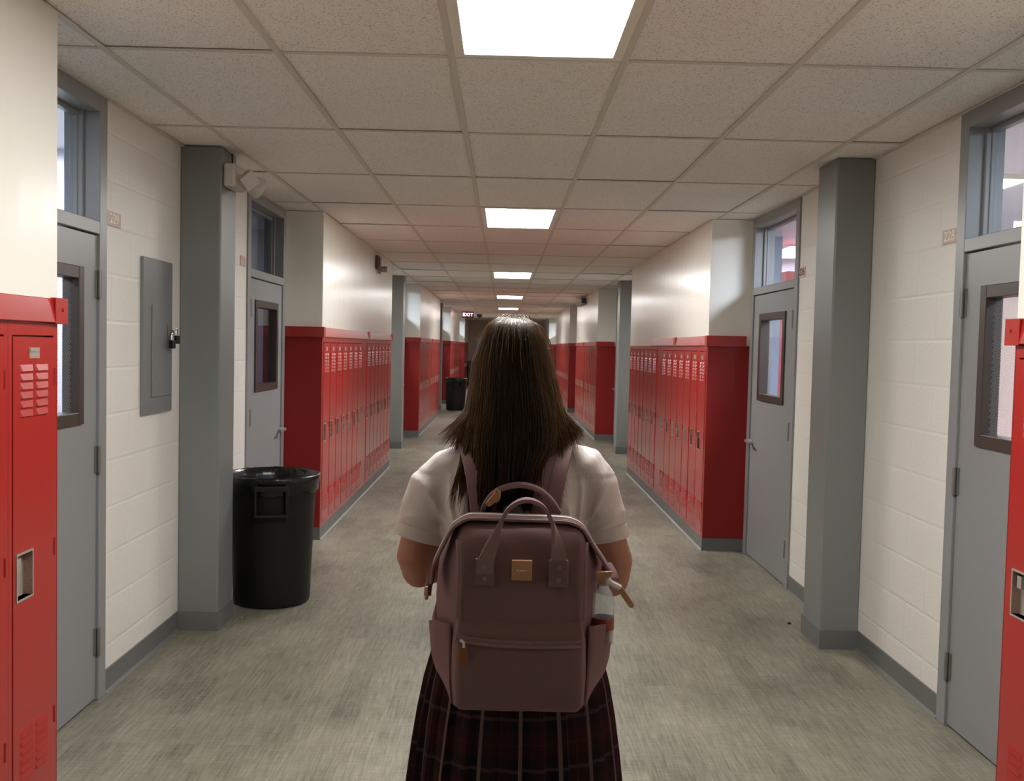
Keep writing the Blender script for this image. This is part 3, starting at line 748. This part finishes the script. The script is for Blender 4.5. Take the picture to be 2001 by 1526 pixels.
# skirt : pleated plaid
m_plaid = mat('maroon_plaid', rgb(60, 22, 26), .8, spec=.2)
t = NT(m_plaid); uvn = t.n('ShaderNodeUVMap'); uvn.uv_map = 'UVMap'; sp = t.n('ShaderNodeSeparateXYZ'); t.l(uvn.outputs[0], sp.inputs[0])
def band(ax, off, wdt, per=1):
    fr_ = t.math('FRACT', t.math('ADD', t.math('MULTIPLY', sp.outputs[ax], per), off)); return t.math('LESS_THAN', t.math('ABSOLUTE', t.math('SUBTRACT', fr_, .5)), wdt)
vb = t.math('ADD', band(0, 0, .25), band(1, 0, .25))
base = t.mix(t.math('MULTIPLY', vb, .5), rgb(44, 15, 17), rgb(20, 11, 14))
base = t.mix(t.math('MULTIPLY', band(0, .0, .05), .62), base, rgb(122, 98, 94)); base = t.mix(t.math('MULTIPLY', band(1, .0, .035), .25), base, rgb(104, 80, 80))
base = t.mix(t.math('MULTIPLY', band(0, .5, .015), .15), base, rgb(110, 62, 44)); base = t.mix(t.math('MULTIPLY', band(1, .5, .015), .12), base, rgb(104, 60, 44))
t.l(base, t.b.inputs['Base Color']); t.bump(t.noise(t.coord(), 700, 2), .12, .001)
sk = MB(); N = 480; NP = 26; rings = []; zs = [1.0, .985, .95, .90, .84, .77, .69, .61, .53, .47]
HX = [.152, .154, .166, .182, .197, .209, .219, .227, .234, .238]; HY = [.114, .116, .124, .134, .144, .153, .162, .170, .177, .182]
for z, a, b in zip(zs, HX, HY):
    ring = []; dep = .002+.020*(1.0-z)/.53
    for j in range(N):
        th = 2*pi*j/N; ph = (th*NP/(2*pi)+.25) % 1
        sw = (ph/.82) if ph < .82 else (1-ph)/.18
        rr = 1+dep/.2*(sw-.5)+.018*sin(3*th+1)*(1-z)+.012*sin(5*th)*(1-z)
        ring.append((CX+.012+a*rr*cos(th), CY+b*rr*sin(th), z))
    rings.append(ring)
sk.loft(rings, cap0=False, cap1=False)
sko = rel(sk).build('skirt', m_plaid, person, smooth=True, angle=180)
uv = sko.data.uv_layers.new(name='UVMap')
for pl_ in sko.data.polygons:
    idx = [sko.data.loops[i].vertex_index for i in pl_.loop_indices]; js = [v % N for v in idx]
    wrap = max(js)-min(js) > N/2
    for li, v in zip(pl_.loop_indices, idx):
        j = v % N; i = v//N
        if wrap and j < N/2: j += N
        uv.data[li].uv = (j*NP*.62/N+.30, (zs[i]*10.0+.42))
wb = MB().loft([ell(CX+.006, CY, z, a, b, 40) for z, a, b in ((.985, .158, .119), (1.02, .157, .118), (1.022, .154, .115))], cap0=False, cap1=False); rel(wb).build('waistband', m_shoe, sko, smooth=True)
for s_ in (-1, 1):
    lx = CX+s_*.085
    k = MB().tube([(lx, CY+.0, .06), (lx, CY-.004, .18), (lx, CY-.013, .33), (lx, CY+.008, .40), (lx, CY+.008, .405)], [.040, .049, .060, .061, .058], 18); rel(k).build('sock', m_sock, person, smooth=True)
    f_ = MB(); f_.loft([[(lx+s_*.006+u*wd, CY+.05+v*ln+.01, z) for u, v in [(cos(a)*(1 if sin(a) < 0 else .95), sin(a)) for a in [2*pi*j/24 for j in range(24)]]] for z, wd, ln in ((0, .042, .125), (.012, .046, .13), (.04, .045, .126), (.062, .038, .105), (.072, .034, .07))])
    rel(f_).build('shoe', m_shoe, person, smooth=True, angle=60)
tag(person, 'person with long dark hair seen from behind, white shirt and plaid skirt, walking', 'person')

# hair : a dark under-shell plus many strands
m_hair = bpy.data.materials.new('brown_hair'); m_hair.use_nodes = True; t = NT(m_hair)
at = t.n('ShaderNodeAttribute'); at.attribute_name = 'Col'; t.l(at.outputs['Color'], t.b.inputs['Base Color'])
t.b.inputs['Roughness'].default_value = .38; t.b.inputs['Specular IOR Level'].default_value = .32; t.b.inputs['Specular Tint'].default_value = (1, .86, .70, 1)
def interp(tab, z):
    if z >= tab[0][0]: return tab[0][1:]
    for (z0, *a), (z1, *b) in zip(tab[:-1], tab[1:]):
        if z1 <= z <= z0:
            k = (z0-z)/(z0-z1); return [p+(q-p)*k for p, q in zip(a, b)]
    return tab[-1][1:]
# z, centre x, half width, centre y, back depth
HT = [(1.620, .017, .004, 2.045, .01), (1.612, .017, .033, 2.047, .05), (1.600, .018, .052, 2.048, .072), (1.571, .019, .068, 2.05, .092), (1.528, .019, .081, 2.05, .104), (1.486, .022, .088, 2.05, .108), (1.432, .026, .098, 2.05, .108), (1.389, .028, .108, 2.05, .110), (1.355, .026, .112, 2.05, .117), (1.32, .020, .104, 2.05, .126), (1.27, .016, .104, 2.05, .140), (1.20, .016, .106, 2.05, .150), (1.1, .016, .106, 2.05, .155)]
rnd = random.Random(11)
def hp(z, phi, k=1.0):
    cx, wd, cy, bd = interp(HT, z)
    return Vector((cx+wd*sin(phi)*k, cy-bd*cos(phi)*k if cos(phi) > 0 else cy-.10*cos(phi)*k, z))
hv = MB(); cols_ = []
shell = []
for z in (1.612, 1.60, 1.571, 1.528, 1.486, 1.432, 1.389, 1.34, 1.30, 1.262, 1.235):
    k = .955 if z > 1.34 else .955-(1.34-z)*1.3
    ring = [hp(z, -1.9+3.8*j/30, k) for j in range(31)]; shell.append(ring)
inner = [[hp(z, -1.9+3.8*j/30, .8) for j in range(30, -1, -1)] for z in (1.612, 1.60, 1.571, 1.528, 1.486, 1.432, 1.389, 1.34, 1.30, 1.262, 1.235)]
hv.loft([a+b for a, b in zip(shell, inner)])
nshell = len(hv.v)
top = hp(1.62, 0)
def strand(phi0, zend, phie, flare, rad, k0, col, clump):
    n = 15; pts = []
    low = rnd.random() < .45; zt = rnd.uniform(1.535, 1.612) if low else 1.617
    for i in range(n):
        u = i/(n-1)
        z = zt-(zt-zend)*(u**1.25)
        e = max(0, (1.43-z)/(1.43-zend+1e-4)) if zend < 1.40 else 0
        phi = phi0+(phie-phi0)*e**1.3
        p = hp(z, phi, k0)
        if e > 0:
            p.x += flare[0]*e**1.6; p.y += flare[1]*e**2; p.z += flare[2]*e**2
        # small waves along the lock
        p.x += .0022*sin(z*38+clump*2.1)*min(1, (zt-z)*4); p.y += .002*cos(z*31+clump*1.3)*min(1, (zt-z)*4)
        pts.append(p)
    part = top+Vector((rnd.gauss(0, .006)+.015*sin(phi0), rnd.uniform(-.01, .05), rnd.uniform(-.006, .0015)))
    pts[0] = hp(zt, phi0, .90) if low else part
    b = len(hv.v)
    hv.tube(pts, [rad*.8]+[rad]*(n-4)+[rad*.85, rad*.6, rad*.15], 4)
    cols_.append((len(hv.v)-b, col))
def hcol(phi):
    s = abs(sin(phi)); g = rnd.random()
    base = Vector((.0095, .0062, .0045)); backlit = Vector((.23, .118, .056))
    k = max(0, s-.42)*1.35*(.35+.65*g)+.10*g  # backlight painted in: strands lighten toward the side edges; random part is natural variation
    c = base.lerp(backlit, min(1, k)); return (c.x, c.y, c.z, 1)
LOCKS = []
for k in range(26): LOCKS.append(('back', -1.12+2.24*k/25+rnd.gauss(0, .02), rnd.choice((1.222, 1.228, 1.235, 1.245, 1.255, 1.275))+rnd.gauss(0, .008), rnd.gauss(0, .006)))
for sd in (-1, 1):
    for k in range(13):
        q = k/12; LOCKS.append(('side', sd*(.98+.72*q+rnd.gauss(0, .02)), 1.318+.045*rnd.random()+.012*q, sd*rnd.choice((.003, .006, .010, .014, .022, .034, .05))))
for sd in (-1, 1):
    for k in range(8): LOCKS.append(('side', sd*(1.72+.095*k), 1.345+.008*k, sd*.004))
for n_, (kind, pl0, ze, fx) in enumerate(LOCKS):
    for i in range(120 if kind == 'back' else 60):
        sp_ = .075 if kind == 'back' else .085; stray = rnd.random() < .22
        phi0 = pl0+rnd.gauss(0, sp_); depth = rnd.uniform(.94, 1.035)
        zend = ze+abs(rnd.gauss(0, .011))-(.012*rnd.random() if stray else 0)
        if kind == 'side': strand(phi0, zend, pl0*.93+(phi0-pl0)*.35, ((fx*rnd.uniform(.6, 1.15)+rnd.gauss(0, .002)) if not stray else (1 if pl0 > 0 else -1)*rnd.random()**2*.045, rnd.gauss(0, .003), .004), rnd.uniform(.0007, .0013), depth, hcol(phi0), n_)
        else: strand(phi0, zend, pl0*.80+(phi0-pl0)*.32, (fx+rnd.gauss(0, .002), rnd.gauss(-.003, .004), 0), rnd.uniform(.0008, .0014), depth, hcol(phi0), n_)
# loose locks over the left shoulder blade, as in the photo
for c_, (x_, zz) in enumerate([(-.098, 1.232), (-.078, 1.236), (-.092, 1.262), (-.066, 1.27), (.126, 1.262), (.118, 1.24)]):
    for i in range(26):
        ph = -1.0+rnd.uniform(-.12, .12) if x_ < 0 else 1.0+rnd.uniform(-.12, .12)
        base_x = hp(zz, ph*.8).x
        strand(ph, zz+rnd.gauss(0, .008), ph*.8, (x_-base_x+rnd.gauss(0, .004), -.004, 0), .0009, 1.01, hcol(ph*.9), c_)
# flyaways round the crown
for i in range(70):
    ph = rnd.uniform(-1.7, 1.7); 
    strand(ph, rnd.uniform(1.50, 1.58), ph, (0, 0, 0), .00045, rnd.uniform(1.06, 1.16), (.16, .10, .055, 1), i)
ho = rel(hv).build('hair', m_hair, person, smooth=True, angle=180)
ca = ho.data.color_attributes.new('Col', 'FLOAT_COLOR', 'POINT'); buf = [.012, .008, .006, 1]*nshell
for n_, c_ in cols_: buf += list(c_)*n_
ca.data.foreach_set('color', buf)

# ------------------------------------------------------------------ backpack
m_pack = mat('mauve_canvas', rgb(124, 94, 95), .68, spec=.3)
t = NT(m_pack); hh = t.math('ADD', t.math('MULTIPLY', t.noise(t.coord((1, 1, .6)), 14, 3, .5), 1), t.math('MULTIPLY', t.noise(t.coord(), 650, 2), .09)); t.bump(hh, .35, .008)
m_strap = mat('mauve_webbing', rgb(140, 110, 112), .6, spec=.35, bump=(500, .2, (1, 1, 1)))
m_tan = mat('tan_leather', rgb(186, 140, 102), .5, vary=.08, vscale=40)
m_zip = mat('zip_teeth', rgb(226, 218, 218), .4, metal=.2)
pack = empty('backpack', (.045, 1.86, .88)); PB = Vector((-.045, -1.86, -.88))
def relp(mb): mb.v = [(x+PB.x, y+PB.y, z+PB.z) for x, y, z in mb.v]; return mb
PC = .043
def ring(z, fl, fr, yf, bl, br, yb, rf=.022, rb=.02, bulge=.006, n=4):
    """rounded trapezoid: front edge fl..fr at yf, back edge bl..br at yb"""
    P = [Vector((fl, yf)), Vector((fr, yf)), Vector((br, yb)), Vector((bl, yb))]; R_ = [rf, rf, rb, rb]; out = []
    for i in range(4):
        p0, p1, p2 = P[i-1], P[i], P[(i+1) % 4]; a = (p0-p1).normalized(); c = (p2-p1).normalized(); r = R_[i]
        s0, s1 = p1+a*r, p1+c*r
        for k in range(n+1):
            u = k/n; out.append(s0*(1-u)**2+p1*2*u*(1-u)+s1*u**2)
        nx = P[(i+2) % 4]; c2_ = (P[i]-P[(i+1) % 4]).normalized(); e = P[(i+1) % 4]+c2_*R_[(i+1) % 4]
        for k in (1, 2, 3):
            u = k/4; q = s1.lerp(e, u); nrm = Vector((c.y, -c.x)); out.append(q+nrm*bulge*sin(pi*u))
    return [(p.x, p.y, z) for p in out]
mbk = MB()
mbk.loft([ring(.884, -.055, .140, 1.80, -.085, .170, 1.90, bulge=0), ring(.876, -.072, .156, 1.775, -.096, .182, 1.905), ring(.884, -.079, .162, 1.768, -.100, .186, 1.91), ring(.94, -.079, .161, 1.760, -.118, .196, 1.915, bulge=.003), ring(1.02, -.077, .158, 1.757, -.126, .197, 1.918, bulge=.003),
  ring(1.10, -.074, .156, 1.760, -.127, .199, 1.918, bulge=.003), ring(1.135, -.073, .156, 1.764, -.124, .211, 1.918, bulge=.006), ring(1.16, -.073, .157, 1.770, -.112, .196, 1.918), ring(1.185, -.073, .158, 1.778, -.100, .178, 1.917), ring(1.208, -.071, .156, 1.788, -.088, .166, 1.914), ring(1.217, -.067, .150, 1.797, -.080, .156, 1.91), ring(1.224, -.060, .140, 1.812, -.070, .146, 1.905), ring(1.227, -.05, .13, 1.83, -.055, .135, 1.89, bulge=0)])
pb = relp(mbk).build('main_body', m_pack, pack, smooth=True, angle=180)
ss = pb.modifiers.new('sub', 'SUBSURF'); ss.levels = 1; ss.render_levels = 1; bake(pb)
for v_ in pb.data.vertices:
    p = v_.co; v_.co = p+v_.normal*(.0035*noise.noise(Vector((p.x*14, p.y*14, p.z*9)))+.0015*noise.noise(p*45))
# piping round the frame mouth and seams down the front
def tubep(name, pts, r, m_, parent, n=8): return relp(MB().tube(pts, r, n)).build(name, m_, parent, smooth=True)
ARC = [(-.127, 1.835, 1.105), (-.124, 1.835, 1.135), (-.113, 1.835, 1.163), (-.102, 1.832, 1.186), (-.090, 1.83, 1.210), (-.079, 1.828, 1.220), (-.064, 1.826, 1.229), (-.045, 1.825, 1.232), (.04, 1.823, 1.231), (.115, 1.823, 1.230), (.138, 1.824, 1.226), (.154, 1.826, 1.217), (.165, 1.828, 1.203), (.180, 1.832, 1.178), (.196, 1.835, 1.155), (.212, 1.835, 1.130)]
def smoothpath(pts, k=4):
    P = [Vector(p) for p in pts]; out = []
    for i in range(len(P)-1):
        p0, p1, p2, p3 = P[max(i-1, 0)], P[i], P[i+1], P[min(i+2, len(P)-1)]
        for j in range(k):
            u = j/k; out.append(.5*((2*p1)+(p2-p0)*u+(2*p0-5*p1+4*p2-p3)*u*u+(3*p1-p0-3*p2+p3)*u**3))
    out.append(P[-1]); return out
A_ = smoothpath(ARC)
tape = relp(MB().strap(A_, (0, 1, .0), .036, .006)).build('zipper_tape', m_pack, pack, smooth=True, angle=50)
zt_ = MB().strap([p+Vector((0, -.001, .0035)) for p in A_], (0, 1, 0), .0105, .005); relp(zt_).build('zipper_teeth', m_zip, tape, smooth=True, angle=50)
tubep('piping', [p+Vector((0, -.020, -.001)) for p in A_], .0035, m_strap, tape); tubep('piping', [p+Vector((0, .020, .001)) for p in A_], .004, m_strap, tape)
for s_, pts in ((-1, [(-.079, 1.783, 1.195), (-.0735, 1.762, 1.15), (-.0755, 1.754, 1.06)]), (1, [(.163, 1.783, 1.195), (.1585, 1.762, 1.15), (.1585, 1.754, 1.06)])):
    tubep('side_seam', smoothpath(pts), .0028, m_strap, pb)
# front pocket with zipped mouth
fp = MB()
fp.loft([ring(.884, -.070, .152, 1.760, -.072, .154, 1.79, .012, .004, 0), ring(.896, -.076, .159, 1.748, -.078, .160, 1.79, .014, .004, .003), ring(.95, -.078, .160, 1.738, -.080, .161, 1.79, .016, .004, .005), ring(1.0, -.077, .158, 1.735, -.079, .159, 1.79, .016, .004, .005), ring(1.016, -.077, .158, 1.737, -.079, .159, 1.79, .016, .004, .004), ring(1.022, -.0765, .1575, 1.742, -.078, .158, 1.79, .014, .004, .003), ring(1.040, -.0755, .157, 1.750, -.077, .157, 1.79, .01, .004, .001), ring(1.052, -.074, .156, 1.757, -.076, .156, 1.79, .008, .004, 0)])
fpo = relp(fp).build('front_pocket', m_pack, pack, smooth=True, angle=180)
for v_ in fpo.data.vertices:
    p = v_.co; v_.co = p+Vector((0, .004*noise.noise(Vector((p.x*16, 0, p.z*12))), 0))
zp = smoothpath([(-.074, 1.7415, 1.0265), (-.02, 1.7315, 1.0225), (.04, 1.731, 1.0205), (.10, 1.733, 1.0195), (.154, 1.742, 1.0195)])
zf = relp(MB().strap([p+Vector((0, -.001, 0)) for p in zp], (0, -.3, 1), .007, .004)).build('pocket_zipper', m_strap, fpo, smooth=True, angle=50)
tubep('zipper_flap', [p+Vector((0, -.002, -.0065)) for p in zp], .0036, m_strap, fpo)
pu = MB(); pu.tube([(-.066, 1.728, 1.024), (-.060, 1.724, 1.021), (-.060, 1.722, 1.012)], .0028, 8); relp(pu).build('zipper_slider', m_chrome, fpo, smooth=True)
pt = MB().prism([(-.0655, 1.014), (-.0555, 1.014), (-.0515, 1.000), (-.0515, .984), (-.056, .977), (-.064, .977), (-.069, .984), (-.0695, 1.000)], 'y', 1.722, 1.7255); relp(pt).build('zipper_pull', mat('brown_leather', rgb(132, 80, 52), .5), fpo, bevel=.0012)
# side pockets
for s_, (x0, x1, xb, xo) in ((-1, (-.085, -.130, -.100, -.128)), (1, (.168, .222, .196, .214))):
    sp_ = MB(); rg = []
    for z, k in ((.89, 0), (.93, .55), (.97, .85), (1.02, 1.0), (1.04, 1.06)):
        f0 = x0+(.006 if s_ < 0 else -.006)*(1-k); bk_ = xb+(x1-xb)*k
        pts = []
        for j in range(9):
            u = j/8; pts.append((f0+(bk_-f0)*u+s_*(.005+.010*k*sin(pi*u)), 1.775+.125*u, z+.004*sin(pi*u)-.030*u*k))
        ins = [(p[0]-s_*.004, p[1], p[2]) for p in reversed(pts)]
        rg.append(pts+ins)
    sp_.loft(rg); spo = relp(sp_).build('side_pocket', m_pack, pack, smooth=True, angle=60)
# carrying handles
def ribbon_handle(name, pts, wid, parent=pack):
    P = smoothpath(pts); o = relp(MB().strap(P, (0, 1, .15), wid, .0075)).build(name, m_strap, parent, smooth=True, angle=50); return o
h1 = [(-.026, 1.752, 1.125), (-.024, 1.750, 1.160), (-.013, 1.750, 1.195), (.004, 1.752, 1.240), (.020, 1.754, 1.264), (.047, 1.756, 1.276), (.076, 1.756, 1.266), (.094, 1.754, 1.238), (.106, 1.752, 1.195), (.109, 1.752, 1.160), (.109, 1.752, 1.125)]
P = smoothpath(h1)
wds = [Vector((.8, .6*0+.0, .0)) for _ in P]
wd_ = []
for i, p in enumerate(P):
    k = min(1, max(0, (p.z-1.17)/.07)); wd_.append(tuple(Vector((1, 0, 0)).lerp(Vector((.12 if p.x < .04 else -.12, 1, .1)), k)))
wl_ = [.030-.010*min(1, max(0, (p.z-1.16)/.06)) for p in P]
hf = relp(MB().strap(P, wd_, wl_, .007)).build('front_handle', m_strap, pack, smooth=True, angle=50)
for x_ in (-.0255, .109):
    relp(MB().box(x_-.0175, x_+.0175, 1.7475, 1.758, 1.118, 1.168)).build('handle_tab', m_pack, hf, bevel=.002)
    for z_ in (1.132, 1.155): relp(MB().tube([(x_, 1.7485, z_), (x_, 1.7455, z_)], [.0055, .0042], 12)).build('rivet', m_steel, hf, smooth=True)
h2 = [(-.036, 1.90, 1.228), (-.030, 1.895, 1.245), (-.015, 1.888, 1.266), (.008, 1.882, 1.280), (.041, 1.88, 1.286), (.075, 1.88, 1.277), (.100, 1.886, 1.256), (.116, 1.895, 1.232)]
hb = ribbon_handle('back_handle', h2, .020)
tg_ = MB().prism([(-.030, 1.2490), (-.022, 1.2420), (-.006, 1.2545), (-.002, 1.2700), (-.010, 1.2735)], 'y', 1.868, 1.878); relp(tg_).build('handle_tag', m_tan, hb, bevel=.002)
tubep('tag_loop', smoothpath([(-.008, 1.872, 1.252), (-.003, 1.868, 1.260), (-.002, 1.872, 1.272), (-.008, 1.880, 1.276), (-.013, 1.884, 1.268)]), .0025, m_tan, hb)
# leather patch with its small unreadable stamp
pat = relp(MB().box(.0235, .0605, 1.7465, 1.7560, 1.1300, 1.1665)).build('leather_patch', m_tan, pack, bevel=.001)
st = MB()
for i in range(7): st.box(.0325+.0028*i, .0325+.0028*i+.0018, 1.7460, 1.7467, 1.1468, 1.1468+(.0034 if i in (0, 3) else .0024))
relp(st).build('patch_stamp', m_zip, pat)
# shoulder straps : up from the bag, over the shoulders, down the chest and back under the arm
for s_ in (-1, 1):
    cx_ = lambda d: CX+s_*d
    q = smoothpath([(cx_(.055), 1.915, 1.20), (cx_(.064), 1.925, 1.26), (cx_(.076), 1.950, 1.315), (cx_(.088), 1.995, 1.352), (cx_(.093), 2.05, 1.362), (cx_(.096), 2.11, 1.345), (cx_(.100), 2.165, 1.29), (cx_(.105), 2.192, 1.21), (cx_(.112), 2.19, 1.13), (cx_(.135), 2.155, 1.05), (cx_(.162), 2.07, .985), (cx_(.158), 1.975, .945), (cx_(.135), 1.915, .925)])
    st_ = relp(MB().strap(q, (1, 0, 0) if 0 else [tuple(Vector((1, 0, -.18*s_)).lerp(Vector((.25, .1, 1)), min(1, max(0, (1.10-p.z)/.12)))) for p in q], [.060 if p.z > 1.12 else .03 for p in q], .010)).build('shoulder_strap', m_strap, pack, smooth=True, angle=50)
    tubep('strap_seam', [p+Vector((-s_*.0, 0, 0))+Vector((0, -.0055, .004)) for p in q[4:16]], .0013, m_pack, st_, 6)
# zip ends with leather tabs at the right, small one at the left
re_ = MB().tube(smoothpath([(.206, 1.835, 1.140), (.214, 1.822, 1.128), (.216, 1.812, 1.118)]), .011, 10); re_.box(.203, .223, 1.806, 1.818, 1.114, 1.124)
ro = relp(re_).build('zipper_end', m_pack, pack, smooth=True)
lt = MB().prism([(.181, 1.137), (.213, 1.139), (.203, 1.117), (.186, 1.119)], 'y', 1.796, 1.801); relp(lt).build('zipper_stop', m_tan, ro, bevel=.001)
lp_ = MB().prism([(.222, 1.104), (.232, 1.110), (.2545, 1.078), (.2555, 1.073), (.2525, 1.069), (.2465, 1.070)], 'y', 1.800, 1.804); relp(lp_).build('zipper_pull', m_tan, ro, bevel=.0015)
tubep('zipper_slider', smoothpath([(.200, 1.80, 1.123), (.210, 1.796, 1.117), (.218, 1.797, 1.113), (.227, 1.80, 1.108)]), [.004, .007, .009, .007]+[.006]*9, m_zip, ro)
le_ = MB().tube(smoothpath([(-.129, 1.83, 1.112), (-.133, 1.825, 1.095), (-.134, 1.82, 1.080)]), .007, 8); relp(le_).build('zipper_end', m_pack, pack, smooth=True)
relp(MB().box(-.1385, -.1325, 1.812, 1.826, 1.074, 1.098)).build('zipper_stop', m_tan, pack, bevel=.001)
tag(pack, 'dark mauve backpack with wide zipped mouth, worn by the person', 'backpack')
# bottle in the right side pocket
bot = empty('water_bottle', (.203, 1.850, .985))
m_bot = glass('bottle_plastic', (.86, .9, .88, 1), .08, haze=.25)
MB().lathe([(.0, 0), (.019, .001), (.021, .008), (.021, .028), (.0195, .034), (.021, .040), (.021, .080), (.019, .094), (.013, .106), (.011, .108), (.011, .116), (.0, .116)], n=24).build('bottle_body', m_bot, bot, smooth=True, angle=50)
MB().lathe([(.0, .1165), (.0125, .1165), (.0125, .128), (.011, .130), (.0, .130)], n=20).build('bottle_cap', m_white, bot, smooth=True)
MB().lathe([(.0213, .030), (.0217, .031), (.0217, .052), (.0213, .053)], n=24, caps=False).build('bottle_label', mat('bottle_label', rgb(150, 70, 54), .5), bot, smooth=True)
tag(bot, 'clear plastic water bottle in the right side pocket of the backpack', 'bottle')
